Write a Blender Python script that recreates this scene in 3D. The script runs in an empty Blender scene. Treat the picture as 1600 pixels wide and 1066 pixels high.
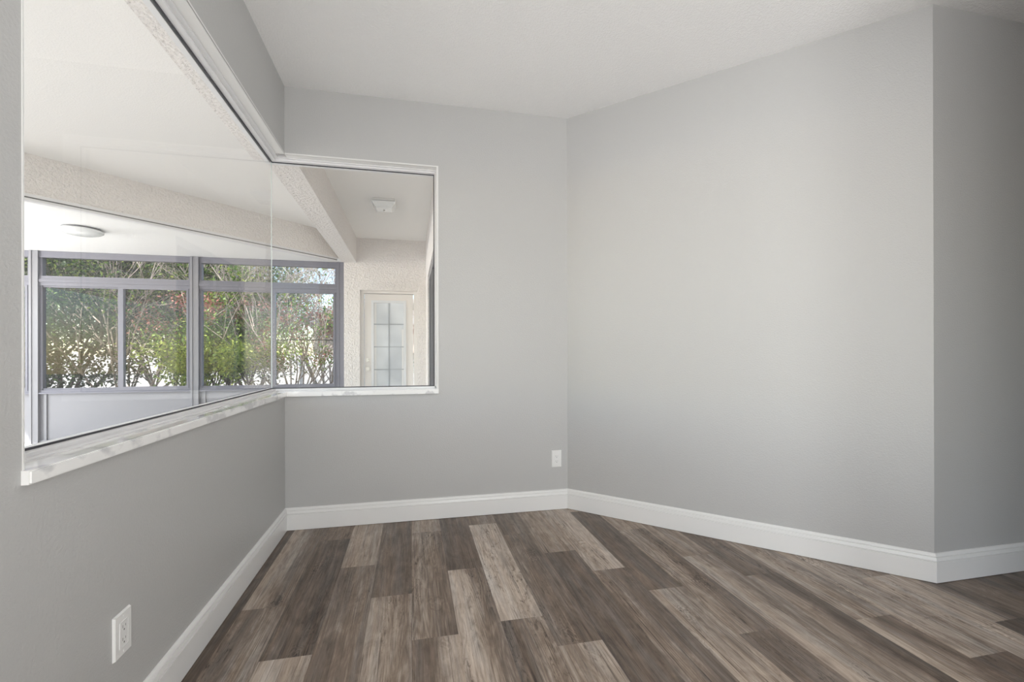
import bpy, bmesh, math, random
from mathutils import Vector, Matrix, noise
sc = bpy.context.scene
C = sc.collection
R = math.radians
# ------------------------------------------------------------------ camera
cam_d = bpy.data.cameras.new('camera'); cam = bpy.data.objects.new('camera', cam_d); C.objects.link(cam)
sc.camera = cam
cam_d.sensor_width = 36; cam_d.lens = 700.05/1600*36
cam_d.shift_x = 5.08/1600; cam_d.shift_y = 19.35/1600
cam_d.clip_start = .02; cam_d.clip_end = 300
a, b, c = R(12.2639), R(.0353), R(-.1316)
fw = Vector((math.sin(a)*math.cos(b), math.cos(a)*math.cos(b), math.sin(b)))
rt = Vector((math.cos(a), -math.sin(a), 0)); up = rt.cross(fw)
rt2 = math.cos(c)*rt + math.sin(c)*up; up2 = rt2.cross(fw)
m = Matrix((rt2, up2, -fw)).transposed().to_4x4(); m.translation = Vector((0, 0, 1.0873))
cam.matrix_world = m
# ------------------------------------------------------------------ world, sun, added fill lamps
sc.view_settings.view_transform = 'Standard'; sc.view_settings.look = 'None'
sc.view_settings.gamma = 1; sc.view_settings.use_curve_mapping = False
sc.view_settings.exposure = 0.0
sc.cycles.use_denoising = True
sc.cycles.max_bounces = 14; sc.cycles.diffuse_bounces = 7; sc.cycles.transparent_max_bounces = 24
sc.cycles.sample_clamp_indirect = 6
W = bpy.data.worlds.new('sky'); sc.world = W; W.use_nodes = True
wn = W.node_tree; wn.nodes.clear()
sky = wn.nodes.new('ShaderNodeTexSky'); sky.sky_type = 'NISHITA'; sky.sun_disc = False
sky.sun_elevation = R(42); sky.sun_rotation = R(-112); sky.air_density = 1.0; sky.dust_density = .6
bg = wn.nodes.new('ShaderNodeBackground'); bg.inputs[1].default_value = .42
wo = wn.nodes.new('ShaderNodeOutputWorld')
wn.links.new(sky.outputs[0], bg.inputs[0]); wn.links.new(bg.outputs[0], wo.inputs[0])

def lamp(name, typ, loc, direction, energy, color=(1, 1, 1), **kw):
    l = bpy.data.lights.new(name, typ); o = bpy.data.objects.new(name, l); C.objects.link(o)
    o.location = loc; o.rotation_euler = Vector(direction).to_track_quat('-Z', 'Y').to_euler()
    l.energy = energy; l.color = color
    for k_, v in kw.items(): setattr(l, k_, v)
    return o
lamp('sun', 'SUN', (-12, -4, 10), (.62, .36, -.66), 13.0, (1, .965, .91), angle=R(.8))
# added area lamp boosting the daylight from the porch's open left side
lamp('porch_daylight_fill', 'AREA', (-7.6, 4.9, 1.75), (1, -.12, -.05), 225, (1, 1, 1), shape='RECTANGLE', size=3.2, size_y=1.1)
# fill lamps added at unseen window openings to brighten the room
lamp('rear_fill', 'AREA', (1.25, -4.72, 1.25), (-.05, 1, .10), 78, (1, 1, 1), shape='RECTANGLE', size=1.0, size_y=2.1)
lamp('side_fill', 'AREA', (-.93, -2.6, 1.35), (1, .0, .0), 72, (1, 1, 1), shape='RECTANGLE', size=1.6, size_y=1.4)
lamp('hall_fill', 'AREA', (4.2, -4.72, 1.3), (-.1, 1, 0), 26, (1, 1, 1), shape='RECTANGLE', size=2.2, size_y=1.8)
# upward fill lamp added behind the camera to brighten the ceiling
lamp('ceiling_fill', 'AREA', (1.35, -1.0, .50), (.0, .12, 1), 61, (1, 1, 1), shape='RECTANGLE', size=1.2, size_y=.9)

# ------------------------------------------------------------------ materials
def mat(name, col=(.8, .8, .8), rough=.5, spec=.5, metal=0, bump=None, coat=0):
    mt = bpy.data.materials.new(name); mt.use_nodes = True
    nt = mt.node_tree; p = nt.nodes['Principled BSDF']
    p.inputs['Base Color'].default_value = (*col, 1); p.inputs['Roughness'].default_value = rough
    p.inputs['Specular IOR Level'].default_value = spec; p.inputs['Metallic'].default_value = metal
    p.inputs['Coat Weight'].default_value = coat
    if bump:
        sca, strength, dist = bump[:3]; lo, hi = bump[3:] if len(bump) > 3 else (0, 1)
        tc = nt.nodes.new('ShaderNodeTexCoord'); n = nt.nodes.new('ShaderNodeTexNoise')
        n.inputs['Scale'].default_value = sca; n.inputs['Detail'].default_value = 3
        r = nt.nodes.new('ShaderNodeMapRange'); r.inputs[1].default_value = lo; r.inputs[2].default_value = hi
        bp = nt.nodes.new('ShaderNodeBump'); bp.inputs['Strength'].default_value = strength; bp.inputs['Distance'].default_value = dist
        nt.links.new(tc.outputs['Object'], n.inputs['Vector']); nt.links.new(n.outputs[0], r.inputs[0])
        nt.links.new(r.outputs[0], bp.inputs['Height']); nt.links.new(bp.outputs[0], p.inputs['Normal'])
    return mt
def tint_noise(mt, c1, c2, scale, lo=.35, hi=.65, detail=4, stretch=None):
    nt = mt.node_tree; p = nt.nodes['Principled BSDF']
    tc = nt.nodes.new('ShaderNodeTexCoord'); n = nt.nodes.new('ShaderNodeTexNoise')
    n.inputs['Scale'].default_value = scale; n.inputs['Detail'].default_value = detail
    src = tc.outputs['Object']
    if stretch:
        mp = nt.nodes.new('ShaderNodeMapping'); mp.inputs['Scale'].default_value = stretch
        nt.links.new(src, mp.inputs[0]); src = mp.outputs[0]
    nt.links.new(src, n.inputs['Vector'])
    cr = nt.nodes.new('ShaderNodeValToRGB'); cr.color_ramp.elements[0].position = lo; cr.color_ramp.elements[1].position = hi
    cr.color_ramp.elements[0].color = (*c1, 1); cr.color_ramp.elements[1].color = (*c2, 1)
    nt.links.new(n.outputs[0], cr.inputs[0]); nt.links.new(cr.outputs[0], p.inputs['Base Color'])
    return mt
WALLC = (.495, .496, .490)
M = {}
M['wall'] = mat('grey_wall_paint', WALLC, .42, .45, bump=(150, .35, .0016, .35, .75))
M['ceiling'] = mat('textured_ceiling_paint', (.87, .87, .865), .8, .2, bump=(110, .45, .003, .42, .62))
M['white'] = mat('white_trim_paint', (.80, .80, .79), .3, .5)
M['plaster'] = mat('white_plaster', (.76, .76, .75), .6, .3, bump=(160, .2, .001))
M['vinyl'] = mat('white_window_frame', (.78, .78, .79), .35, .5)
M['gasket'] = mat('dark_gasket', (.07, .07, .08), .5, .3)
M['gap'] = mat('dark_gap', (.05, .04, .035), .8, .1)
M['stucco'] = mat('beige_stucco', (.82, .79, .765), .85, .15, bump=(48, .8, .010, .35, .7))
M['lanai_ceil'] = mat('stucco_ceiling', (.86, .85, .83), .85, .15, bump=(110, .2, .003, .4, .65))
M['panel'] = mat('white_roof_panel', (.88, .88, .87), .5, .3)
M['alu'] = mat('grey_aluminium', (.20, .20, .235), .42, .4, metal=.1)
M['alu_l'] = mat('pale_aluminium', (.27, .27, .29), .4, .4, metal=.05)
M['concrete'] = tint_noise(mat('pale_concrete', rough=.8, spec=.2), (.52, .50, .47), (.62, .60, .57), 3)
M['ground'] = tint_noise(mat('pale_sandy_ground', rough=.9, spec=.1), (.26, .24, .21), (.42, .39, .35), 1.4)
M['marble'] = tint_noise(mat('white_marble', rough=.09, spec=.6, coat=.6), (.68, .68, .69), (.92, .92, .91), 16, .38, .47, 6, (1, .6, 1))
M['plate'] = mat('white_plastic', (.82, .82, .81), .3, .5)
M['slot'] = mat('dark_slot', (.16, .16, .16), .6, .2)
M['nickel'] = mat('brushed_nickel', (.62, .60, .57), .3, .5, metal=.9)
M['doorpaint'] = mat('cream_door_paint', (.80, .775, .745), .45, .4)
M['doorlite'] = mat('door_lite_frame', (.76, .78, .80), .4, .4)
M['muntin'] = mat('grey_muntin', (.42, .45, .48), .4, .4)
M['frost'] = tint_noise(mat('frosted_door_glass', rough=.12, spec=.8, coat=.5), (.56, .60, .64), (.80, .84, .87), 2.2, .3, .7, 1)
M['diffuser'] = mat('opal_diffuser', (.84, .86, .86), .18, .6, coat=.3)
M['housewall'] = mat('peach_house_wall', (.74, .60, .50), .8, .1)
M['roofing'] = mat('grey_roof_shingle', (.30, .27, .25), .9, .1)
M['whitewall'] = mat('white_block_wall', (.62, .61, .60), .8, .1, bump=(20, .4, .01))
M['cable'] = mat('black_cable', (.02, .02, .02), .6, .2)
M['darkglass'] = mat('dark_sliding_door_glass', (.05, .055, .06), .03, .8)
def glass(name, tint, gl=1.0):
    mt = bpy.data.materials.new(name); mt.use_nodes = True; nt = mt.node_tree; nt.nodes.clear()
    o = nt.nodes.new('ShaderNodeOutputMaterial'); mx = nt.nodes.new('ShaderNodeMixShader')
    t = nt.nodes.new('ShaderNodeBsdfTransparent'); g = nt.nodes.new('ShaderNodeBsdfGlossy'); f = nt.nodes.new('ShaderNodeFresnel')
    t.inputs[0].default_value = (*tint, 1); g.inputs['Roughness'].default_value = 0.0
    f.inputs[0].default_value = 1.5
    geo = nt.nodes.new('ShaderNodeNewGeometry')
    ml = nt.nodes.new('ShaderNodeMath'); ml.operation = 'MULTIPLY'; ml.inputs[1].default_value = gl; ml.use_clamp = True
    nt.links.new(f.outputs[0], ml.inputs[0]); nt.links.new(ml.outputs[0], mx.inputs[0])
    nt.links.new(t.outputs[0], mx.inputs[1]); nt.links.new(g.outputs[0], mx.inputs[2]); nt.links.new(mx.outputs[0], o.inputs[0])
    return mt
M['glass'] = glass('clear_window_glass', (.985, .99, .99), .85)
M['glass_edge'] = mat('polished_glass_edge', (.60, .66, .65), .25, .5)
M['glass_out'] = glass('sunroom_window_glass', (.97, .98, .985), .9)

def leafmat(name, c1, c2, scale=9):
    mt = tint_noise(mat(name, rough=.45, spec=.35), c1, c2, scale, .38, .62, 2)
    nt = mt.node_tree; p = nt.nodes['Principled BSDF']
    tr = nt.nodes.new('ShaderNodeBsdfTranslucent'); mx = nt.nodes.new('ShaderNodeMixShader'); mx.inputs[0].default_value = .35
    src = p.inputs['Base Color'].links[0].from_socket
    nt.links.new(src, tr.inputs[0]); out = nt.nodes['Material Output']
    nt.links.new(p.outputs[0], mx.inputs[1]); nt.links.new(tr.outputs[0], mx.inputs[2]); nt.links.new(mx.outputs[0], out.inputs[0])
    return mt
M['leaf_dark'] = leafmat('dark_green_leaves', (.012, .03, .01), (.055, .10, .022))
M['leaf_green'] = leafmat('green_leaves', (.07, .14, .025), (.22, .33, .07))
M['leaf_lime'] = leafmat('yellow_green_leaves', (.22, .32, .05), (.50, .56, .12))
M['leaf_red'] = leafmat('russet_leaves', (.30, .08, .06), (.50, .24, .19))
M['bark'] = tint_noise(mat('pale_bark', rough=.9, spec=.1), (.32, .25, .21), (.62, .52, .44), 12)
M['bark_dark'] = tint_noise(mat('dark_bark', rough=.9, spec=.1), (.05, .04, .03), (.13, .10, .08), 12)

# floor: plank tones and grain
def floor_material():
    mt = bpy.data.materials.new('vinyl_plank'); mt.use_nodes = True; nt = mt.node_tree; L = nt.links.new
    p = nt.nodes['Principled BSDF']; N = nt.nodes.new
    def math_(op, a_, b_=None, clamp=False):
        n = N('ShaderNodeMath'); n.operation = op; n.use_clamp = clamp
        for i, v in enumerate((a_, b_)):
            if v is None: continue
            if isinstance(v, (int, float)): n.inputs[i].default_value = v
            else: L(v, n.inputs[i])
        return n.outputs[0]
    uv = N('ShaderNodeUVMap'); uv.uv_map = 'UVMap'; sx = N('ShaderNodeSeparateXYZ'); L(uv.outputs[0], sx.inputs[0])
    at = N('ShaderNodeAttribute'); at.attribute_name = 'plank'; sa = N('ShaderNodeSeparateColor'); L(at.outputs['Color'], sa.inputs[0])
    kn = N('ShaderNodeAttribute'); kn.attribute_name = 'knots'
    u, v = sx.outputs[0], sx.outputs[1]; tl, trr, seed = sa.outputs[0], sa.outputs[1], sa.outputs[2]
    sz = math_('MULTIPLY', seed, 57.0)
    def tex(su, sv, detail, rough=.6, dist=0, off=0):
        cb = N('ShaderNodeCombineXYZ'); L(math_('MULTIPLY', u, su), cb.inputs[0]); L(math_('MULTIPLY', v, sv), cb.inputs[1]); L(math_('ADD', sz, off), cb.inputs[2])
        n = N('ShaderNodeTexNoise'); n.inputs['Scale'].default_value = 1; n.inputs['Detail'].default_value = detail
        n.inputs['Roughness'].default_value = rough; n.inputs['Distortion'].default_value = dist
        L(cb.outputs[0], n.inputs['Vector']); return n.outputs[0]
    # slow drift of tone across the plank
    wob = tex(1.2, 1.6, 2, off=3)
    ue = math_('ADD', u, math_('MULTIPLY', math_('SUBTRACT', wob, .5), .9))
    mr = N('ShaderNodeMapRange'); mr.interpolation_type = 'SMOOTHSTEP'; L(ue, mr.inputs[0]); mr.inputs[1].default_value = .28; mr.inputs[2].default_value = .72
    d_ = math_('SUBTRACT', trr, tl); tone = math_('ADD', math_('ADD', tl, .045), math_('MULTIPLY', d_, mr.outputs[0]))
    streak = tex(7, 1.7, 5, .68, .9, 11); fine = tex(44, 7.5, 5, .75, .5, 23); blot = tex(2.6, 5.5, 5, .68, 1.0, 31)
    t1 = math_('ADD', tone, math_('MULTIPLY', math_('SUBTRACT', streak, .5), .50))
    t2 = math_('ADD', t1, math_('MULTIPLY', math_('SUBTRACT', fine, .5), .42))
    t3 = math_('ADD', t2, math_('MULTIPLY', math_('SUBTRACT', blot, .5), .46))
    # wavy grain and knots
    cb = N('ShaderNodeCombineXYZ'); L(math_('ADD', u, math_('MULTIPLY', math_('SUBTRACT', tex(3.5, 9, 3, off=41), .5), .75)), cb.inputs[0])
    L(math_('ADD', math_('MULTIPLY', v, 2.7), math_('MULTIPLY', math_('SUBTRACT', tex(4, 8, 2, off=47), .5), .5)), cb.inputs[1]); L(sz, cb.inputs[2])
    vo = N('ShaderNodeTexVoronoi'); vo.inputs['Scale'].default_value = 1.25; L(cb.outputs[0], vo.inputs['Vector'])
    vs_ = N('ShaderNodeSeparateColor'); L(vo.outputs['Color'], vs_.inputs[0])
    gate = math_('MULTIPLY', math_('GREATER_THAN', vs_.outputs[0], .38), kn.outputs['Fac'])
    ds = vo.outputs['Distance']
    ring = math_('SINE', math_('MULTIPLY', ds, 85.0))
    near = N('ShaderNodeMapRange'); L(ds, near.inputs[0]); near.inputs[1].default_value = .04; near.inputs[2].default_value = .34; near.inputs[3].default_value = 1; near.inputs[4].default_value = 0
    core = N('ShaderNodeMapRange'); L(ds, core.inputs[0]); core.inputs[1].default_value = .03; core.inputs[2].default_value = .11; core.inputs[3].default_value = 1; core.inputs[4].default_value = 0
    rr = math_('MULTIPLY', math_('MULTIPLY', ring, near.outputs[0]), math_('MULTIPLY', gate, .24))
    t3b = math_('SUBTRACT', math_('ADD', t3, rr), math_('MULTIPLY', math_('MULTIPLY', core.outputs[0], gate), .60))
    cont = math_('SINE', math_('MULTIPLY', tex(2.2, 1.0, 2, .5, .4, 55), 95.0))
    t4 = math_('ADD', t3b, math_('MULTIPLY', cont, math_('ADD', math_('MULTIPLY', kn.outputs['Fac'], .045), .012)))
    # crackled dark patches of weathered wood
    cp = tex(11, 13, 5, .75, 1.5, 63); cm = tex(2.0, 1.8, 2, .5, 0, 67)
    cpr = N('ShaderNodeMapRange'); L(cp, cpr.inputs[0]); cpr.inputs[1].default_value = .36; cpr.inputs[2].default_value = .47; cpr.inputs[3].default_value = .34; cpr.inputs[4].default_value = 0
    cmr = N('ShaderNodeMapRange'); L(cm, cmr.inputs[0]); cmr.inputs[1].default_value = .48; cmr.inputs[2].default_value = .62
    t4 = math_('SUBTRACT', t4, math_('MULTIPLY', math_('MULTIPLY', cpr.outputs[0], cmr.outputs[0]), math_('ADD', kn.outputs['Fac'], .15, True)))
    # thin dark cracks of grain
    ck = tex(30, 2.0, 3, .55, 1.2, 71)
    ckr = N('ShaderNodeMapRange'); L(ck, ckr.inputs[0]); ckr.inputs[1].default_value = .30; ckr.inputs[2].default_value = .40; ckr.inputs[3].default_value = .30; ckr.inputs[4].default_value = 0
    t5 = math_('SUBTRACT', t4, ckr.outputs[0], True)
    # joint line
    ed = math_('ABSOLUTE', math_('SUBTRACT', u, .5)); er = N('ShaderNodeMapRange'); L(ed, er.inputs[0]); er.inputs[1].default_value = .490; er.inputs[2].default_value = .5; er.inputs[3].default_value = 0; er.inputs[4].default_value = .07
    t6 = math_('SUBTRACT', t5, er.outputs[0], True)
    cr = N('ShaderNodeValToRGB'); L(t6, cr.inputs[0]); e = cr.color_ramp.elements
    e[0].position = 0; e[0].color = (.035, .026, .020, 1); e[1].position = 1; e[1].color = (.74, .65, .56, 1)
    for pos, col in ((.25, (.098, .071, .054)), (.5, (.232, .176, .136)), (.72, (.46, .375, .305))):
        q = e.new(pos); q.color = (*col, 1)
    # grey wash in places
    gw = tex(3.2, 1.3, 3, .6, .5, 91); gm = N('ShaderNodeMapRange'); L(gw, gm.inputs[0]); gm.inputs[1].default_value = .42; gm.inputs[2].default_value = .68; gm.inputs[4].default_value = .50
    hs = N('ShaderNodeHueSaturation'); hs.inputs['Saturation'].default_value = .25; L(cr.outputs[0], hs.inputs['Color'])
    mx = N('ShaderNodeMix'); mx.data_type = 'RGBA'; L(gm.outputs[0], mx.inputs[0]); L(cr.outputs[0], mx.inputs[6]); L(hs.outputs[0], mx.inputs[7])
    L(mx.outputs[2], p.inputs['Base Color'])
    p.inputs['Roughness'].default_value = .42; p.inputs['Specular IOR Level'].default_value = .35
    bp = N('ShaderNodeBump'); bp.inputs['Strength'].default_value = .15; bp.inputs['Distance'].default_value = .001; L(t6, bp.inputs['Height']); L(bp.outputs[0], p.inputs['Normal'])
    return mt
M['floor'] = floor_material()

# ------------------------------------------------------------------ mesh helpers
def box(bm, x0, x1, y0, y1, z0, z1, mi=0, bev=0):
    vs = [bm.verts.new((x, y, z)) for x in (x0, x1) for y in (y0, y1) for z in (z0, z1)]
    F = [(0, 1, 3, 2), (4, 6, 7, 5), (0, 4, 5, 1), (2, 3, 7, 6), (0, 2, 6, 4), (1, 5, 7, 3)]
    fs = [bm.faces.new([vs[i] for i in f]) for f in F]
    for f in fs: f.material_index = mi
    if bev:
        es = set(e for f in fs for e in f.edges)
        r_ = bmesh.ops.bevel(bm, geom=list(es), offset=bev, segments=2, profile=.6, affect='EDGES')
        for f in r_['faces']: f.material_index = mi
    return fs
def prism(bm, poly, z0, z1, mi=0):
    lo = [bm.verts.new((x, y, z0)) for x, y in poly]; hi = [bm.verts.new((x, y, z1)) for x, y in poly]
    n = len(poly); fs = [bm.faces.new(lo[::-1]), bm.faces.new(hi)]
    for i in range(n): fs.append(bm.faces.new((lo[i], lo[(i+1) % n], hi[(i+1) % n], hi[i])))
    for f in fs: f.material_index = mi
    return fs
def obox(bm, p, q, w0, w1, z0, z1, mi=0):
    # box along the line p-q, from offset w0 to w1 on its left side
    d = (Vector(q)-Vector(p)).normalized(); n = Vector((-d.y, d.x)); p = Vector(p); q = Vector(q)
    return prism(bm, [tuple(v) for v in (p+n*w0, q+n*w0, q+n*w1, p+n*w1)], z0, z1, mi)
def cyl(bm, c0, c1, r0, r1=None, seg=16, mi=0, caps=True):
    r1 = r0 if r1 is None else r1; c0 = Vector(c0); c1 = Vector(c1); d = (c1-c0).normalized()
    a_ = d.orthogonal().normalized(); b_ = d.cross(a_)
    A = [bm.verts.new(c0+(a_*math.cos(t)+b_*math.sin(t))*r0) for t in [2*math.pi*i/seg for i in range(seg)]]
    B = [bm.verts.new(c1+(a_*math.cos(t)+b_*math.sin(t))*r1) for t in [2*math.pi*i/seg for i in range(seg)]]
    for i in range(seg):
        f = bm.faces.new((A[i], A[(i+1) % seg], B[(i+1) % seg], B[i])); f.material_index = mi; f.smooth = True
    if caps:
        for q in (A[::-1], B): f = bm.faces.new(q); f.material_index = mi
def lathe(bm, prof, cx, cy, seg=40, mi=0):
    rings = []
    for r, z in prof:
        rings.append([bm.verts.new((cx+r*math.cos(2*math.pi*i/seg), cy+r*math.sin(2*math.pi*i/seg), z)) for i in range(seg)])
    for k in range(len(rings)-1):
        for i in range(seg):
            f = bm.faces.new((rings[k][i], rings[k][(i+1) % seg], rings[k+1][(i+1) % seg], rings[k+1][i])); f.smooth = True; f.material_index = mi
    bm.faces.new(rings[-1]); bm.faces.new(rings[0][::-1])
def link(name, bm, mats, parent=None, label=None, structure=None):
    bmesh.ops.recalc_face_normals(bm, faces=bm.faces[:])
    me = bpy.data.meshes.new(name); bm.to_mesh(me); bm.free()
    o = bpy.data.objects.new(name, me); C.objects.link(o)
    for m_ in (mats if isinstance(mats, (list, tuple)) else [mats]): me.materials.append(M[m_])
    if parent: o.parent = parent; o.matrix_parent_inverse = parent.matrix_world.inverted() if False else Matrix.Translation(-parent.location)
    elif structure is None or structure: o['kind'] = 'structure'
    if label: o['label'] = label
    return o
def part(name, bm, mats, parent, label=None): return link(name, bm, mats, parent, label)
def empty(name, loc=(0, 0, 0), structure=False, label=None, cat=None, group=None):
    o = bpy.data.objects.new(name, None); C.objects.link(o); o.location = loc; o.empty_display_size = .1
    if structure: o['kind'] = 'structure'
    if label: o['label'] = label
    if cat: o['category'] = cat
    if group: o['group'] = group
    return o
def slabel(o, label, cat):
    o['label'] = label; o['category'] = cat; return o
def B(): return bmesh.new()

# ------------------------------------------------------------------ dimensions
XA, YB, XB, K = -.7624, 2.9928, 1.0718, 1.3464
XC, YC = XB+K, YB-K
H = 2.74; T = .2; WL, WR = 1.0836, .1675
HEAD, SB, ST = 2.32, .826, .855
XO, YO = XA-T, YB+T           # outer faces
REAR, HALL = -4.6, 6.0
STUB = (1.95, .62)

# ------------------------------------------------------------------ room walls
def paint_outer(o, test, idx=1):
    for f in o.data.polygons:
        if test(f.center, f.normal): f.material_index = idx
bm = B()
box(bm, XO, XA, REAR-T, -3.5, 0, H); box(bm, XO, XA, -1.7, WL, 0, H)
box(bm, XO, XA, -3.5, -1.7, 0, .55); box(bm, XO, XA, -3.5, -1.7, 2.15, H)
box(bm, XO, XA, WL, YO, 0, SB)
box(bm, XA-.05, XA, WL, YB, HEAD+.005, H); box(bm, XO-.035, XA-.05, WL, YO, 2.35, H)
box(bm, XA-.05, XA, YB, YO, 2.35, H)
wl = link('wall_left', bm, ['wall', 'stucco'])
paint_outer(wl, lambda c_, n_: c_.x < XA-.045 and not (abs(c_.y-WL) < .01))
slabel(wl, 'grey painted left wall below and beside the corner window', 'wall')
bm = B()
box(bm, XA, XB, YB, YO, 0, SB); box(bm, WR, XB, YB, YO, SB, H)
box(bm, XA, WR, YB, YB+.05, HEAD+.005, H); box(bm, XA, WR, YB+.05, YO, 2.35, H)
wb = link('wall_back', bm, ['wall', 'stucco'])
paint_outer(wb, lambda c_, n_: c_.y > YB+.045 and c_.x < WR-.01)
slabel(wb, 'grey painted back wall with the narrow window of the corner pair', 'wall')
bm = B(); prism(bm, [(XB, YB), (XC, YC), (XC, YO), (XB, YO)], 0, H)
slabel(link('wall_right', bm, 'wall'), 'wide light grey angled wall running from the back corner to the right', 'wall')
bm = B(); box(bm, XC, HALL, YC, YC+T, 0, H)
slabel(link('wall_hall', bm, 'wall'), 'darker grey wall turning away past the outside corner at the right edge', 'wall')
bm = B(); box(bm, STUB[0], STUB[0]+.12, REAR, STUB[1], 0, H)  # unseen partition, added to keep light off the hall wall
slabel(link('wall_shade', bm, 'wall'), 'grey partition wall added out of view to shade the hall wall', 'wall')
bm = B(); box(bm, HALL, HALL+T, REAR-T, YC+T, 0, H)
slabel(link('wall_hall_end', bm, 'wall'), 'grey end wall of the space past the outside corner', 'wall')
bm = B()
for x0_, x1_ in ((XA, .7), (1.8, 3.0), (5.4, HALL)): box(bm, x0_, x1_, REAR-T, REAR, 0, H)
for x0_, x1_, z_ in ((.7, 1.8, .12), (3.0, 5.4, .3)): box(bm, x0_, x1_, REAR-T, REAR, 2.4, H); box(bm, x0_, x1_, REAR-T, REAR, 0, z_)
slabel(link('wall_rear', bm, 'wall'), 'grey rear wall with wide windows behind the viewer', 'wall')
bm = B(); prism(bm, [(XO, REAR-T), (HALL+T, REAR-T), (HALL+T, YC+T), (XC, YC+T), (XC, YO), (XO, YO)], H, H+.12)
slabel(link('ceiling', bm, 'ceiling'), 'white textured ceiling of the empty room', 'ceiling')

# windows of the unseen part of the room
def simple_window(name, x0, x1, y0, y1, z0, z1, axis, label):
    w = empty(name, ((x0+x1)/2, (y0+y1)/2, z0), True, label, 'window'); bm = B(); f = .05
    if axis == 'x':      # plane normal along x
        box(bm, x0, x1, y0, y1, z0, z0+f); box(bm, x0, x1, y0, y1, z1-f, z1)
        for y in (y0, (y0+y1)/2-f/2, y1-f): box(bm, x0, x1, y, y+f, z0+f, z1-f)
    else:
        box(bm, x0, x1, y0, y1, z0, z0+f); box(bm, x0, x1, y0, y1, z1-f, z1)
        for x in (x0, (x0+x1)/2-f/2, x1-f): box(bm, x, x+f, y0, y1, z0+f, z1-f)
    part('window_frame', bm, 'vinyl', w)
simple_window('window_3', .7, 1.8, REAR-.18, REAR-.14, .12, 2.4, 'y', 'tall white framed window in the rear wall')
simple_window('window_8', 3.0, 5.4, REAR-.18, REAR-.14, .3, 2.4, 'y', 'wide white framed window at the back of the adjoining space')
simple_window('window_4', XA-.20, XA-.18, -3.5, -1.7, .55, 2.15, 'x', 'white framed window in the left wall behind the viewer')

# ------------------------------------------------------------------ floor
PW, PL = .1765, 1.04
random.seed(5)
# visible planks: column -> (a butt end, [tones of the planks from the wall towards the viewer])
# tone = (left tone, right tone, knots)
COLS = {
 -5: (2.38, [(.30, .28, 0), (.26, .24, 0), (.30, .3, 0)]),
 -4: (2.097, [(.60, .42, .3), (.42, .48, .6), (.5, .4, 0)]),
 -3: (2.776, [(.45, .38, .3), (.34, .28, .5), (.66, .60, .3)]),
 -2: (2.405, [(.62, .56, .2), (.40, .46, .2), (.42, .5, .2)]),
 -1: (2.081, [(.38, .33, .1), (.60, .50, .5), (.4, .5, .2)]),
 0: (2.78, [(.60, .55, .1), (.54, .42, .9), (.36, .62, .3)]),
 1: (2.26, [(.28, .33, 0), (.70, .42, .9), (.66, .5, .5)]),
 2: (2.826, [(.44, .50, .1), (.74, .66, 1), (.36, .54, .6)]),
 3: (2.628, [(.32, .38, .1), (.42, .36, .6), (.52, .64, .3)]),
 4: (2.344, [(.52, .56, .2), (.28, .34, .1), (.6, .4, .3)]),
 5: (2.10, [(.62, .68, .9), (.46, .32, .5), (.4, .45, .3)]),
 6: (1.871, [(.34, .30, .1), (.60, .54, .5), (.4, .5, .2)]),
 7: (2.545, [(.58, .52, .3), (.54, .38, .9), (.34, .42, .5)]),
 8: (2.142, [(.52, .50, .3), (.62, .46, .3), (.55, .45, .2)]),
 9: (1.89, [(.32, .38, .6), (.50, .28, .1), (.3, .4, .2)]),
 10: (1.483, [(.56, .50, .6), (.66, .34, .3), (.5, .3, .2)]),
 11: (1.21, [(.60, .56, .9), (.28, .34, .3), (.3, .3, .2)]),
 12: (1.75, [(.56, .42, .6), (.66, .68, .9), (.62, .5, .5)]),
 13: (1.35, [(.62, .36, .5), (.30, .26, .2), (.4, .3, .2)]),
 14: (1.9, [(.30, .28, .2), (.46, .40, .3), (.4, .3, .2)]),
 15: (1.5, [(.34, .26, .1), (.36, .30, .2), (.3, .3, .2)]),
}
def build_floor():
    bm = B(); uvl = bm.loops.layers.uv.new('UVMap'); pl = bm.loops.layers.float_color.new('plank'); kl = bm.loops.layers.float.new('knots')
    rnd = random.Random(11)
    for col in range(-6, 36):
        x0, x1 = col*PW, (col+1)*PW
        cx0, cx1 = max(x0, XA-.02), x1
        if cx1 <= cx0: continue
        base, tones = COLS.get(col, (rnd.uniform(.6, 1.6), []))
        y_hi = base+2*PL; i = -1
        while y_hi > REAR-T:
            y_lo = y_hi-PL
            tl, tr_, kn = tones[i] if 0 <= i < len(tones) else (lambda t: (t, t+rnd.uniform(-.14, .14), rnd.choice((0, .3, .9))))(rnd.uniform(.28, .66))
            seed = rnd.random()
            a0, a1 = max(y_lo, REAR-T), min(y_hi, YO-.01)
            if a1 > a0:
                vs = [bm.verts.new((x, y, 0)) for x, y in ((cx0, a0), (cx1, a0), (cx1, a1), (cx0, a1))]
                f = bm.faces.new(vs)
                for lp in f.loops:
                    co = lp.vert.co
                    lp[uvl].uv = ((co.x-x0)/PW, co.y-y_lo); lp[pl] = (tl, tr_, seed, 1); lp[kl] = kn
            y_hi = y_lo; i += 1
    bmesh.ops.recalc_face_normals(bm, faces=bm.faces[:])
    for f in bm.faces:
        if f.normal.z < 0: f.normal_flip()
    me = bpy.data.meshes.new('floor'); bm.to_mesh(me); bm.free(); me.materials.append(M['floor'])
    o = bpy.data.objects.new('floor', me); C.objects.link(o); o['kind'] = 'structure'
    slabel(o, 'floor of brown and grey wood look planks running towards the back wall', 'floor')
build_floor()

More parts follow.
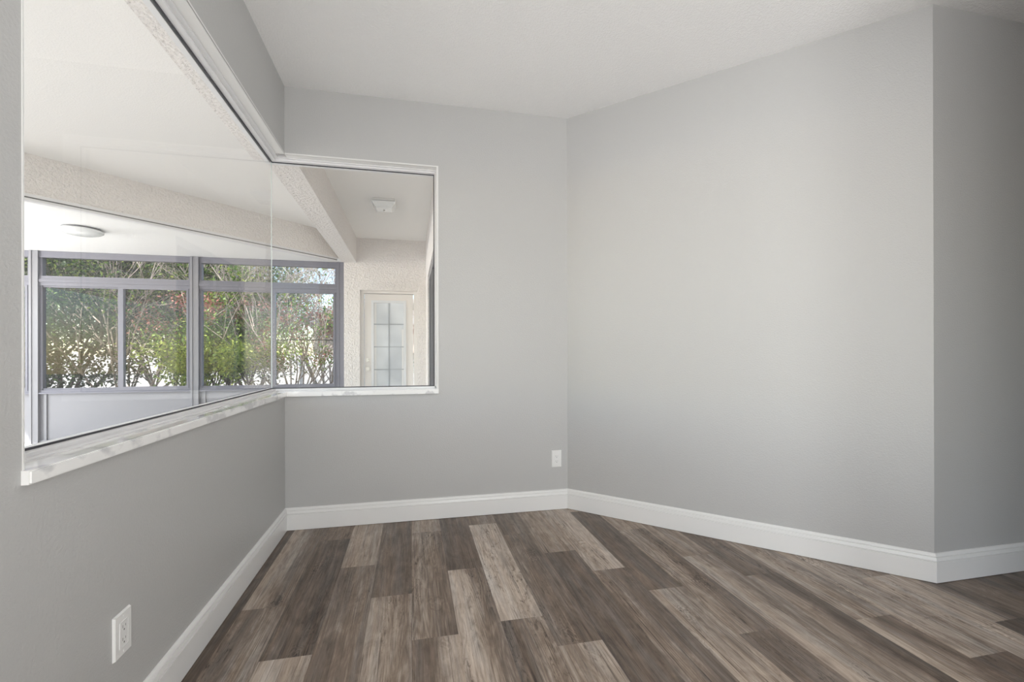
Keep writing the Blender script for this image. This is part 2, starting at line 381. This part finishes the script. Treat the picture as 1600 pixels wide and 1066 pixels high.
# ------------------------------------------------------------------ baseboards
PROF = [(0, .0025), (.0145, .0025), (.0148, .100), (.0095, .1012), (.0095, .1042), (.0145, .1060), (.0116, .1200), (.0070, .1210), (.0070, .1240), (.0112, .1258), (.0080, .1335), (.0045, .1375), (0, .138)]
def boards(segs):
    pts = [Vector(s) for s, _, _ in segs]
    N = []
    for i in range(len(pts)):
        ds = []
        if i > 0: ds.append((pts[i]-pts[i-1]).normalized())
        if i < len(pts)-1: ds.append((pts[i+1]-pts[i]).normalized())
        ns = [Vector((d.y, -d.x)) for d in ds]
        N.append(ns[0] if len(ns) == 1 else (ns[0]+ns[1])/(1+ns[0].dot(ns[1])))
    for i in range(len(pts)-1):
        bm = B(); rg = []
        for k_ in (i, i+1):
            rg.append([bm.verts.new((pts[k_].x+N[k_].x*d, pts[k_].y+N[k_].y*d, z)) for d, z in PROF])
        n = len(PROF)
        for j in range(n-1): bm.faces.new((rg[0][j], rg[0][j+1], rg[1][j+1], rg[1][j]))
        bm.faces.new(rg[0][::-1]); bm.faces.new(rg[1])
        o = link(segs[i][1], bm, 'white'); slabel(o, segs[i][2], 'baseboard')
boards([((XA, REAR), 'baseboard_left', 'white moulded baseboard along the left wall below the window'),
        ((XA, YB), 'baseboard_back', 'white moulded baseboard along the back wall below the outlet'),
        ((XB, YB), 'baseboard_right', 'long white moulded baseboard along the wide angled wall'),
        ((XC, YC), 'baseboard_hall', 'white moulded baseboard wrapping past the outside corner at far right'),
        ((HALL, YC), '', '')])

# ------------------------------------------------------------------ the corner window
G = .105                                   # glass distance out from the room face
XG, YG = XA-G, YB+G
def strip(bm, side, d0, d1, e, mi=0, z0=None):
    """one stepped ring of frame: d0..d1 depth from the wall face, e = how far it stands in from the opening edge"""
    top = 2.35
    if side == 'A':
        box(bm, XA-d1, XA-d0, WL, YB+d1, HEAD-e, top, mi)                       # head
        if d0 >= .05: box(bm, XA-d1, XA-d0, WL, YB+d1, ST-.004, ST+e, mi)       # bottom rail
        box(bm, XA-d1, XA-d0, WL-.0001, WL+e, ST, HEAD-e, mi)                   # jamb
    else:
        box(bm, XA-d0, WR, YB+d0, YB+d1, HEAD-e, top, mi)
        if d0 >= .05: box(bm, XA-d0, WR, YB+d0, YB+d1, ST-.004, ST+e, mi)
        box(bm, WR-e, WR+.0001, YB+d0, YB+d1, ST, HEAD-e, mi)
w1 = empty('window_1', (XA, (WL+YB)/2, ST), True, 'large fixed glass pane of the corner window in the left wall', 'window')
w2 = empty('window_2', ((XA+WR)/2, YB, ST), True, 'narrow fixed glass pane of the corner window in the back wall', 'window')
for side, w in (('A', w1), ('B', w2)):
    bm = B()
    # plaster lining of the opening
    if side == 'A':
        box(bm, XA-.05, XA+.002, WL, YB-.002, HEAD, HEAD+.0048); box(bm, XA-.05, XA+.002, WL+.0002, WL+.004, ST, HEAD)
    else:
        box(bm, XA+.002, WR, YB-.002, YB+.05, HEAD, HEAD+.0048); box(bm, WR-.004, WR-.0002, YB-.002, YB+.05, ST, HEAD)
        box(bm, WR, WR+.009, YB-.003, YB, ST-.02, HEAD+.009); box(bm, XA, WR, YB-.003, YB, HEAD, HEAD+.009)
    if side == 'A': box(bm, XA, XA+.003, WL, YB, HEAD, HEAD+.009)
    part('plaster_lining', bm, 'plaster', w)
    bm = B(); strip(bm, side, .050, .070, .004); strip(bm, side, .070, .097, .013); strip(bm, side, .114, .140, .014)
    part('window_frame', bm, 'vinyl', w)
    bm = B(); strip(bm, side, .097, .1005, .0185)
    part('gasket', bm, 'gasket', w)
bm = B()  # single sheets of glass, meeting edge to edge at the corner
def quad(bm, pts): bm.faces.new([bm.verts.new(p) for p in pts])
quad(bm, [(XG, WL+.012, ST+.010), (XG, YG, ST+.010), (XG, YG, HEAD-.014), (XG, WL+.012, HEAD-.014)])
part('window_pane', bm, 'glass', w1, 'clear glass reflecting the room faintly')
bm = B(); quad(bm, [(XG+.008, YG, ST+.010), (WR-.012, YG, ST+.010), (WR-.012, YG, HEAD-.014), (XG+.008, YG, HEAD-.014)])
part('window_pane', bm, 'glass', w2)
bm = B(); box(bm, XG, XG+.004, YG-.002, YG+.002, ST+.010, HEAD-.014)
part('glass_joint', bm, 'glass_edge', w1, 'thin pale polished glass edge at the corner')
# marble sills
SN = .016
bm = B(); prism(bm, [(XA+SN, WL-.002), (XA+SN, YB-SN), (XA-.15, YB+.15), (XA-.15, WL), (XA, WL), (XA, WL-.002)], SB, ST)
bmesh.ops.bevel(bm, geom=[e for e in bm.edges if abs(e.verts[0].co.x-(XA+SN)) < 1e-4 and abs(e.verts[1].co.x-(XA+SN)) < 1e-4], offset=.003, segments=2, affect='EDGES')
part('window_sill', bm, 'marble', w1, 'glossy white marble sill with grey veins')
bm = B(); prism(bm, [(XA+SN, YB-SN), (WR+.008, YB-SN), (WR+.008, YB), (WR, YB), (WR, YB+.15), (XA-.15, YB+.15)], SB, ST)
part('window_sill', bm, 'marble', w2, 'glossy white marble sill with grey veins')

# ------------------------------------------------------------------ outlets
def outlet(name, loc, rotz, label):
    e = empty(name, loc, False, label, 'outlet', None)
    e.rotation_euler = (0, 0, rotz)     # local: plate faces -y, stands in xz plane
    def add(nm, bm, m_, par, lb=None):
        bmesh.ops.recalc_face_normals(bm, faces=bm.faces[:])
        me = bpy.data.meshes.new(nm); bm.to_mesh(me); bm.free(); me.materials.append(M[m_])
        o = bpy.data.objects.new(nm, me); C.objects.link(o); o.parent = par
        if lb: o['label'] = lb
        return o
    bm = B(); fs = box(bm, -.036, .036, -.0065, 0, -.058, .058)
    for v in bm.verts:
        if v.co.y < -.006: v.co.x *= .93; v.co.z *= .955
    # frame opening around the receptacle
    box(bm, -.0185, -.0170, -.0082, -.006, -.0345, .0345); box(bm, .0170, .0185, -.0082, -.006, -.0345, .0345)
    box(bm, -.0185, .0185, -.0082, -.006, .0335, .035); box(bm, -.0185, .0185, -.0082, -.006, -.035, -.0335)
    add('cover_plate', bm, 'plate', e)
    bm = B(); box(bm, -.0165, .0165, -.0078, -.0062, -.033, .033, bev=.0008)
    r = add('receptacle', bm, 'plate', e)
    bm = B()
    for zc in (.017, -.017):
        box(bm, -.0068, -.0052, -.0081, -.0077, zc-.001, zc+.007); box(bm, .0052, .0068, -.0081, -.0077, zc, zc+.006)
        cyl(bm, (0, -.0081, zc-.0065), (0, -.0077, zc-.0065), .0024, seg=12)
    add('socket_slots', bm, 'slot', r, 'dark slots and ground holes')
    for zc in (.047, -.047):
        bm = B(); cyl(bm, (0, -.0078, zc), (0, -.0062, zc), .0028, seg=12); add('screw', bm, 'plate', e)
    return e
outlet('wall_outlet', (.990, YB, .352), 0, 'small white duplex outlet low on the back wall near the corner')
outlet('wall_outlet', (XA, 1.395, .340), math.pi/2, 'white wall outlet low on the left wall under the big window')

# ------------------------------------------------------------------ covered porch outside
FZ = -.05
bm = B(); prism(bm, [(-7.2, -3), (XO, -3), (XO, YO), (.21, YO), (.21, 6.68), (-.93, 6.68), (-.93, 7.1), (-7.2, 7.1)], FZ-.1, FZ)
bm2 = B(); box(bm2, -18, -7.2, -4, 9, -.14, -.06); slabel(link('bounce_patio', bm2, 'concrete'), 'pale concrete slab added left of the covered porch to bounce light', 'bounce_patio')  # unseen pale slab, added to bounce sunlight up to the porch ceiling
slabel(link('porch_floor', bm, 'concrete'), 'pale concrete porch slab outside the corner window', 'porch floor')
YD, YWn = 6.68, 6.9
bm = B()
box(bm, -.93, -.715, YD, YD+.3, FZ, H); box(bm, .085, .21, YD, YD+.3, FZ, H); box(bm, -.715, .085, YD, YD+.3, 2.0, H)
slabel(link('wall_porch', bm, 'stucco'), 'cream stucco wall around the glazed porch door', 'wall')
bm = B(); box(bm, .21, .41, YO, 4.3, FZ, H); box(bm, .21, .41, 5.9, YD+.3, FZ, H); box(bm, .21, .41, 4.3, 5.9, 2.1, H)
slabel(link('wall_porch_side', bm, 'stucco'), 'cream stucco porch side wall seen edge on beside the window', 'wall')
d5 = empty('door_2', (.3, 5.1, FZ), True, 'dark sliding glass door in the porch side wall seen edge on', 'door')
bm = B(); box(bm, .225, .29, 4.3, 4.36, FZ, 2.1); box(bm, .225, .29, 5.84, 5.9, FZ, 2.1); box(bm, .225, .29, 4.36, 5.84, 2.04, 2.1); box(bm, .225, .29, 5.07, 5.13, FZ, 2.04)
part('door_frame', bm, 'alu_l', d5)
bm = B(); box(bm, .25, .26, 4.36, 5.84, FZ, 2.04); part('door_glass', bm, 'darkglass', d5)
# beam continuing the left wall, and the diagonal beam
s5 = math.sqrt(.5); DB = 7.495
bm = B(); box(bm, -.955, -.757, YO, YD, 2.385, H)
slabel(link('trim_1', bm, 'stucco'), 'rough stucco beam running from the house corner to the door wall', 'beam')
bm = B(); obox(bm, (-6.6, -6.6+DB), (-.957, -.957+DB), 0, .2, 2.41, H)
slabel(link('trim_2', bm, 'stucco'), 'beige diagonal beam between porch ceiling and sunroom roof', 'beam')
bm = B(); obox(bm, (-6.6, -6.6+DB), (-1.0, -1.0+DB), -.012, .05, 2.352, 2.408); slabel(link('trim_3', bm, 'vinyl'), 'pale metal channel along the bottom of the diagonal beam', 'trim')
bm = B(); obox(bm, (-6.6, -6.6+DB), (-1.0, -1.0+DB), -.014, -.0122, 2.372, 2.382)
slabel(link('trim_4', bm, 'slot'), 'thin dark groove line along the channel under the diagonal beam', 'trim')
# post under the diagonal beam
pc = Vector((-3.17, -3.17+DB))
bm = B(); obox(bm, (pc.x-.09, pc.y-.09), (pc.x+.055, pc.y+.055), .0, .10, FZ, 2.351); obox(bm, (pc.x-.1, pc.y-.1), (pc.x+.065, pc.y+.065), -.01, .11, FZ, FZ+.09)
o = link('porch_post', bm, 'vinyl', structure=False); slabel(o, 'white post standing under the diagonal porch beam at the left window edge', 'post')
# ceilings
bm = B(); prism(bm, [(XO+.002, YO), (.41, YO), (.41, YD+.3), (XO+.002, YD+.3)], H, H+.1)
prism(bm, [(-7.2, -3), (XO, -3), (XO, YO), (XO, -.957+DB), (-6.6, -6.6+DB), (-7.2, .3)], H, H+.1)
slabel(link('porch_ceiling', bm, 'lanai_ceil'), 'bright textured porch ceiling outside the window', 'ceiling')
bm = B(); prism(bm, [(-1.0, -1.0+DB+.01), (-.9, YWn+.12), (-7.0, YWn+.12), (-7.0, .6), (-6.6, -6.6+DB+.01)], 2.42, 2.52)
slabel(link('sunroom_ceiling', bm, 'panel'), 'white panel sunroom roof beyond the diagonal beam', 'ceiling')

# ------------------------------------------------------------------ sunroom window wall
def sunroom_window(name, x0, x1, label, right_post=None):
    w = empty(name, ((x0+x1)/2, YWn, FZ), True, label, 'window')
    y0, y1 = YWn-.03, YWn+.04
    bm = B(); box(bm, x0, x1, y0, y1, 2.335, 2.418); box(bm, x0, x1, y0, y1, 1.975, 2.10); box(bm, x0, x1, y0, y1, .60, .63)
    box(bm, x0, x0+.03, y0+.01, y1, .63, 1.975); box(bm, x1-.03, x1, y0+.01, y1, .63, 1.975); box(bm, x0, x0+.03, y0+.01, y1, 2.10, 2.335); box(bm, x1-.03, x1, y0+.01, y1, 2.10, 2.335)
    box(bm, x0, x1, y0-.012, y0, 2.02, 2.055); box(bm, x0, x1, y0-.015, y1, .585, .603)
    part('window_frame', bm, 'alu', w)
    xm = (x0+x1)/2+.035
    bm = B(); box(bm, xm-.03, xm+.03, y0+.005, y1-.01, .63, 1.975); box(bm, x0+.03, xm, y0+.02, y0+.035, .63, .655); box(bm, x0+.03, xm, y0+.02, y0+.035, 1.955, 1.975)
    part('meeting_rail', bm, 'alu', w)
    bm = B(); box(bm, xm+.03, x1-.03, y0+.004, y0+.03, 1.955, 1.975); box(bm, xm+.03, x1-.03, y0+.004, y0+.03, .63, .66); box(bm, x1-.055, x1-.03, y0+.004, y0+.03, .66, 1.955)
    part('sliding_sash', bm, 'alu', w)
    bm = B()
    for xa, xb_ in ((x0+.03, xm-.03), (xm+.03, x1-.03)): quad(bm, [(xa, YWn+.01, .63), (xb_, YWn+.01, .63), (xb_, YWn+.01, 1.975), (xa, YWn+.01, 1.975)])
    quad(bm, [(x0+.03, YWn+.01, 2.10), (x1-.03, YWn+.01, 2.10), (x1-.03, YWn+.01, 2.335), (x0+.03, YWn+.01, 2.335)])
    part('window_pane', bm, 'glass_out', w)
    bm = B(); box(bm, x0, x1, y0+.02, y1-.02, FZ+.04, .585); box(bm, x0, x1, y0, y1, FZ, FZ+.04); box(bm, x0+.05, x0+.075, y0+.005, y0+.02, FZ+.04, .585)
    part('kick_panel', bm, 'alu_l', w)
    return w
sunroom_window('window_5', -2.83, -1.05, 'sunroom window in front of the russet and lime green shrubs')
bm = B(); box(bm, -1.87, -1.09, YWn+.045, YWn+.06, 1.285, 1.297)
w5 = bpy.data.objects['window_5']; part('crossbar', bm, 'cable', w5, 'thin black bar across the right pane')
sunroom_window('window_6', -4.65, -2.93, 'sunroom window in front of the dark green tree and bare pale shrub')
sunroom_window('window_7', -6.5, -4.745, 'sunroom window mostly hidden by the left wall')
for i, (xa, xb_) in enumerate(((-1.05, -.935), (-2.93, -2.83), (-4.745, -4.65), (-6.6, -6.5))):
    bm = B(); box(bm, xa, xb_, YWn-.05, YWn+.05, FZ, 2.418); box(bm, xa+.012, xa+.030, YWn-.058, YWn-.05, FZ, 2.418)
    o = link('sunroom_post', bm, 'alu' if i == 0 else 'alu_l', structure=False)
    slabel(o, ['dark grey corner post of the sunroom against the stucco wall', 'pale grey sunroom post between the two wide windows',
               'pale grey sunroom post at the left end of the visible windows', 'pale grey sunroom post hidden behind the left wall'][i], 'post'); o['kind'] = 'structure'

# ------------------------------------------------------------------ porch door
dr = empty('door_1', (-.31, YD+.12, FZ), True, 'cream porch door with eight frosted glass lites', 'door')
bm = B(); y = YD+.09
box(bm, -.715, -.668, YD+.06, YD+.16, FZ, 2.0); box(bm, .035, .085, YD+.06, YD+.16, FZ, 2.0); box(bm, -.668, .035, YD+.06, YD+.16, 1.965, 2.0)
part('door_frame', bm, 'doorpaint', dr)
bm = B(); box(bm, -.660, -.565, y, y+.045, FZ+.01, 1.958); box(bm, -.075, .028, y, y+.045, FZ+.01, 1.958); box(bm, -.565, -.075, y, y+.045, 1.865, 1.958); box(bm, -.565, -.075, y, y+.045, FZ+.01, .28)
part('door_slab', bm, 'doorpaint', dr)
gx0, gx1, gz0, gz1 = -.565, -.075, .28, 1.865
bm = B()
for q in ((gx0, gx0+.035, gz0, gz1), (gx1-.035, gx1, gz0, gz1), (gx0+.035, gx1-.035, gz1-.035, gz1), (gx0+.035, gx1-.035, gz0, gz0+.035)): box(bm, q[0], q[1], y-.012, y+.03, q[2], q[3])
lf = part('lite_frame', bm, 'doorlite', dr, 'pale blue grey frame around the glass')
bm = B(); box(bm, gx0+.035, gx1-.035, y+.01, y+.016, gz0+.035, gz1-.035); part('door_glass', bm, 'frost', dr, 'frosted pale blue glass')
bm = B(); xm = (gx0+gx1)/2; box(bm, xm-.007, xm+.007, y+.002, y+.009, gz0+.035, gz1-.035)
zr = [1.52, 1.19, .86, .56]
for z in zr: box(bm, gx0+.035, gx1-.035, y+.001, y+.008, z-.007, z+.007)
part('muntins', bm, 'muntin', dr)
bm = B(); box(bm, gx0+.037, gx0+.07, y+.006, y+.0095, .56, gz1-.037); box(bm, gx1-.062, gx1-.037, y+.006, y+.0095, gz0+.037, 1.45); part('reflection_strip', bm, 'white', dr, 'white strips imitating sunlit reflections at the edges of the glass')  # sunlit reflections in the glass, modelled as white strips
for zc, nm in ((1.0, 'deadbolt'), (.87, 'door_knob')):
    bm = B(); cyl(bm, (-.615, y-.012, zc), (-.615, y, zc), .03, seg=20); cyl(bm, (-.615, y-.05, zc), (-.615, y-.012, zc), .022 if nm == 'door_knob' else .016, .018, seg=20)
    part(nm, bm, 'nickel', dr)
for zc in (1.78, 1.05, .25):
    bm = B(); cyl(bm, (.031, y-.006, zc-.05), (.031, y-.006, zc+.05), .006, seg=10); part('hinge', bm, 'nickel', dr)

# ------------------------------------------------------------------ ceiling lights
lt = empty('ceiling_light', (-.285, 5.03, H), False, 'small square glass ceiling light on the porch ceiling before the door', 'ceiling light')
bm = B(); box(bm, -.40, -.17, 4.915, 5.145, H-.022, H, bev=.004); part('base', bm, 'white', lt)
bm = B(); cx_, cy_ = -.285, 5.03
def ring(r, z): return [bm.verts.new((cx_+sx_*r, cy_+sy_*r, z)) for sx_, sy_ in ((-1, -1), (1, -1), (1, 1), (-1, 1))]
rs = [ring(.118, H-.026), ring(.122, H-.034), ring(.105, H-.062), ring(.082, H-.088), ring(.070, H-.092)]
for k_ in range(len(rs)-1):
    for i in range(4): bm.faces.new((rs[k_][i], rs[k_][(i+1) % 4], rs[k_+1][(i+1) % 4], rs[k_+1][i]))
bm.faces.new(rs[0][::-1]); bm.faces.new(rs[-1]); part('glass_shade', bm, 'diffuser', lt, 'pressed glass square shade')
bm = B(); cyl(bm, (-.285, 5.03, H-.104), (-.285, 5.03, H-.092), .009, seg=12); part('finial', bm, 'nickel', lt)
lt = empty('ceiling_light', (-3.40, 5.58, 2.42), False, 'round white dome ceiling light under the sunroom roof', 'ceiling light')
bm = B(); lathe(bm, [(.155, 2.42), (.16, 2.412), (.155, 2.402)], -3.40, 5.58); part('base', bm, 'alu_l', lt)
bm = B(); lathe(bm, [(.17, 2.404), (.18, 2.395), (.178, 2.384), (.16, 2.370), (.12, 2.356), (.06, 2.348), (.02, 2.346)], -3.40, 5.58, 48); part('diffuser', bm, 'diffuser', lt)

# ------------------------------------------------------------------ garden
bm = B(); quad(bm, [(-60, 7.1, -.12), (40, 7.1, -.12), (40, 70, -.12), (-60, 70, -.12)]); quad(bm, [(-60, -20, -.16), (-7.2, -20, -.16), (-7.2, 7.1, -.16), (-60, 7.1, -.16)])
slabel(link('ground', bm, 'ground'), 'pale sunlit ground beyond the sunroom', 'ground')
bm = B(); box(bm, -22, 3.5, 15.5, 15.7, -.12, 1.05); 
for i in range(9): box(bm, -21.8+i*3, -21.5+i*3, 15.44, 15.5, -.12, 1.12)
o = link('garden_wall', bm, 'whitewall', structure=False); slabel(o, 'low sunlit white wall glimpsed between the shrubs', 'wall'); o['kind'] = 'structure'
hs = empty('neighbouring_house', (-1.2, 22, -.12), False, 'peach walled house with white eaves glimpsed through twigs at right', 'house')
bm = B(); box(bm, -4.4, 6, 22, 30, -.12, 2.45); part('house_wall', bm, 'housewall', hs)
bm = B(); box(bm, -4.9, 6.5, 21.5, 30.5, 2.45, 2.75); part('fascia', bm, 'whitewall', hs)
bm = B(); v0 = [(-4.9, 21.5, 2.75), (6.5, 21.5, 2.75), (6.5, 30.5, 2.75), (-4.9, 30.5, 2.75)]; r0, r1 = (-1.5, 26, 4.2), (3.2, 26, 4.2)
for f in ([v0[0], v0[1], r1, r0], [v0[2], v0[3], r0, r1], [v0[1], v0[2], r1], [v0[3], v0[0], r0]): quad(bm, f)
part('roof', bm, 'roofing', hs)
def grow(bm, rnd, p, d, L, r, depth, tips, spread=.55, upw=.25, segs=3, kids=(2, 3)):
    pts = [p]; dd = d.copy()
    for i in range(segs):
        dd = (dd+Vector((rnd.uniform(-1, 1), rnd.uniform(-1, 1), rnd.uniform(-.6, 1)))*.22).normalized()
        q = pts[-1]+dd*L/segs; ra = r*(1-.45*i/segs); rb = r*(1-.45*(i+1)/segs)
        cyl(bm, pts[-1], q, ra, rb, seg=6 if r > .012 else 4, caps=False); pts.append(q)
        if depth <= 2: tips.append((q, dd.copy(), depth))
    if depth > 0:
        for _ in range(rnd.randint(*kids)):
            nd = (dd+Vector((rnd.gauss(0, 1), rnd.gauss(0, 1), rnd.gauss(0, .7)))*spread+Vector((0, 0, upw))).normalized()
            st = pts[-1] if rnd.random() < .6 else pts[rnd.randint(1, segs-1)]
            grow(bm, rnd, st, nd, L*rnd.uniform(.62, .85), r*.58, depth-1, tips, spread, upw, segs, kids)
def leaves(rnd, centers, n, rad, size, up=.3):
    bm = B()
    for _ in range(n):
        c_ = rnd.choice(centers); o_ = Vector((rnd.gauss(0, 1), rnd.gauss(0, 1), rnd.gauss(0, .8)))*rad
        p = c_+o_; s = size*rnd.uniform(.6, 1.25)
        if p.y < 7.3 or p.z < -.1: continue
        d = Vector((rnd.gauss(0, 1), rnd.gauss(0, 1), rnd.gauss(0, .7)-.2)).normalized(); n_ = (Vector((rnd.gauss(0, .7), rnd.gauss(0, .7), 1+rnd.gauss(0, .4)))).normalized()
        sd = d.cross(n_)
        if sd.length < .1: continue
        sd.normalize(); nn = sd.cross(d)
        v = [bm.verts.new(p-d*s*.5), bm.verts.new(p+sd*s*.26+nn*s*.06), bm.verts.new(p+d*s*.5), bm.verts.new(p-sd*s*.26+nn*s*.06)]
        bm.faces.new((v[0], v[1], v[2])); bm.faces.new((v[0], v[2], v[3]))
    return bm
def shrub(name, x, y, label, cat, seed, height=3.6, stems=4, depth=4, lean=.35, bark='bark', layers=(), r=.03, kids=(2, 3), spread=.55, zmin=.0):
    rnd = random.Random(seed); base = Vector((x, y, -.13)); e = empty(name, base, False, label, cat)
    bm = B(); tips = []
    for i in range(stems):
        an = 2*math.pi*i/stems+rnd.uniform(-.5, .5); d = Vector((math.cos(an)*lean, math.sin(an)*lean, 1)).normalized()
        L0 = height/(1+.74+.55+.4+.3)*1.25
        grow(bm, rnd, base+Vector((math.cos(an)*.06, math.sin(an)*.06, 0)), d, L0, r, depth, tips, spread, .25, 3, kids)
    part('branches', bm, bark, e)
    for nm, mt, n, rad, size, test in layers:
        cs = [t[0] for t in tips if test(t[0], t[2], rnd)]
        if not cs: continue
        part(nm, leaves(rnd, cs, n, rad, size), mt, e)
    return e
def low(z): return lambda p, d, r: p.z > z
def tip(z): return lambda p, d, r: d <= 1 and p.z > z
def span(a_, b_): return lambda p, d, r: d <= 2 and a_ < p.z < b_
# dense dark tree at left, its lighter outer leaves on top
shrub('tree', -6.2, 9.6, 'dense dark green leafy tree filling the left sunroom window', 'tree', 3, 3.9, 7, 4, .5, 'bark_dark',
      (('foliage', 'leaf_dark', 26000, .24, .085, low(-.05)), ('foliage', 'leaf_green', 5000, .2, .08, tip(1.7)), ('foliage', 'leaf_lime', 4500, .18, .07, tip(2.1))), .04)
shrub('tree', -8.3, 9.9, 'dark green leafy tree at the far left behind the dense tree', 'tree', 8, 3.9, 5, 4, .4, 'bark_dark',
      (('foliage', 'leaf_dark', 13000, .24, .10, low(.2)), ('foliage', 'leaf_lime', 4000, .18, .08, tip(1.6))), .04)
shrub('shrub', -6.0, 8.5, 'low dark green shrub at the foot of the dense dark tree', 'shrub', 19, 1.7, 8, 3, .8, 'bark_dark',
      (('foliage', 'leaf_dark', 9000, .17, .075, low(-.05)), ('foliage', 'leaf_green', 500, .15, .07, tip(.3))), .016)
# bare pale shrub with scattered leaves
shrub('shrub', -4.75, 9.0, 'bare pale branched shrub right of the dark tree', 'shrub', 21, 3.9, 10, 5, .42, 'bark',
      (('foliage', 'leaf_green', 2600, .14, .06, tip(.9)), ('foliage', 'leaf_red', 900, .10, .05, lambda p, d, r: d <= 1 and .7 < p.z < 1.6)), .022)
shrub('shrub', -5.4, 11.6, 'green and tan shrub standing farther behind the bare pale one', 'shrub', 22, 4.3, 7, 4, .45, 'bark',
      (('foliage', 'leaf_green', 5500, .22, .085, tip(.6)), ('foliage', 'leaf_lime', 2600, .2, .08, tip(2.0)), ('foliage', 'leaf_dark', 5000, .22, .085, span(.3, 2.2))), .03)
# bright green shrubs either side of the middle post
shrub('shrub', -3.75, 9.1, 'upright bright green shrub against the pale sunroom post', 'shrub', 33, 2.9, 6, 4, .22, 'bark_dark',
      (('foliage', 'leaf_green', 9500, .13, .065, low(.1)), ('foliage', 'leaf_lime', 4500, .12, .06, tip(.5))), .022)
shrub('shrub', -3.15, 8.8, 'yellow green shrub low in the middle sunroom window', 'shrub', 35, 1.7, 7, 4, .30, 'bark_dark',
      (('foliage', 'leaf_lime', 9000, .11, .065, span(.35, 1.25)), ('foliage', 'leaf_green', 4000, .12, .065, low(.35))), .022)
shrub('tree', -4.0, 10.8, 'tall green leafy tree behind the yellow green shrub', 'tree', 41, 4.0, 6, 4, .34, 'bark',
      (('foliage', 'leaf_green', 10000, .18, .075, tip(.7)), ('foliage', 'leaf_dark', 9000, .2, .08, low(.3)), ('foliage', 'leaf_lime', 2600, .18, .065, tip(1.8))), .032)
# bare russet shrubs at right
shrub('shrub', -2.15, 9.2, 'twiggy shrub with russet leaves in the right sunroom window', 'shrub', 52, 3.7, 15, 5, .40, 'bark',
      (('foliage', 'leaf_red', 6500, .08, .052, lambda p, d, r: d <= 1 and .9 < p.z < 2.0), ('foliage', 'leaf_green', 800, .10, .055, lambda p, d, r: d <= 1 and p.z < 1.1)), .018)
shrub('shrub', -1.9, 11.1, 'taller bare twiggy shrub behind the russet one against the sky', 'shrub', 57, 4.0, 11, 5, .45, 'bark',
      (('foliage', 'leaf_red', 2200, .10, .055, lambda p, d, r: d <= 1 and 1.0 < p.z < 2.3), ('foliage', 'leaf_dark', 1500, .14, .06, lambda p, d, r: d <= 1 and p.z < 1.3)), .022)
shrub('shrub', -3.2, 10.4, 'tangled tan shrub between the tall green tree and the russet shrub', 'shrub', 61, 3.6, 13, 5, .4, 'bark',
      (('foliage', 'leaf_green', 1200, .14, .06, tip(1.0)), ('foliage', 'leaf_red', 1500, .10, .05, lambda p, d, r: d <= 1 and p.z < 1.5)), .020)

# trees farther off, behind the low white wall
for i, (x, y, h_, mt, lab) in enumerate((
    (-17.5, 19, 6.5, 'leaf_dark', 'large dark tree beyond the white wall at far left'),
    (-13.2, 18.5, 6.2, 'leaf_green', 'large green tree beyond the white wall behind the dark leafy tree'),
    (-9.2, 19.5, 6.4, 'leaf_dark', 'large dark tree beyond the white wall behind the middle post'),
    (-6.9, 18.3, 4.2, 'leaf_green', 'smaller green tree beyond the white wall beside the peach house'))):
    shrub('tree', x, y, lab, 'tree', 80+i, h_, 6, 4, .5, 'bark_dark',
          (('foliage', mt, 9000, .42, .20, lambda p, d, r: d <= 2 and p.z > .6), ('foliage', 'leaf_lime' if i % 2 else 'leaf_green', 3000, .4, .18, lambda p, d, r: d <= 1 and p.z > 2)), .07)
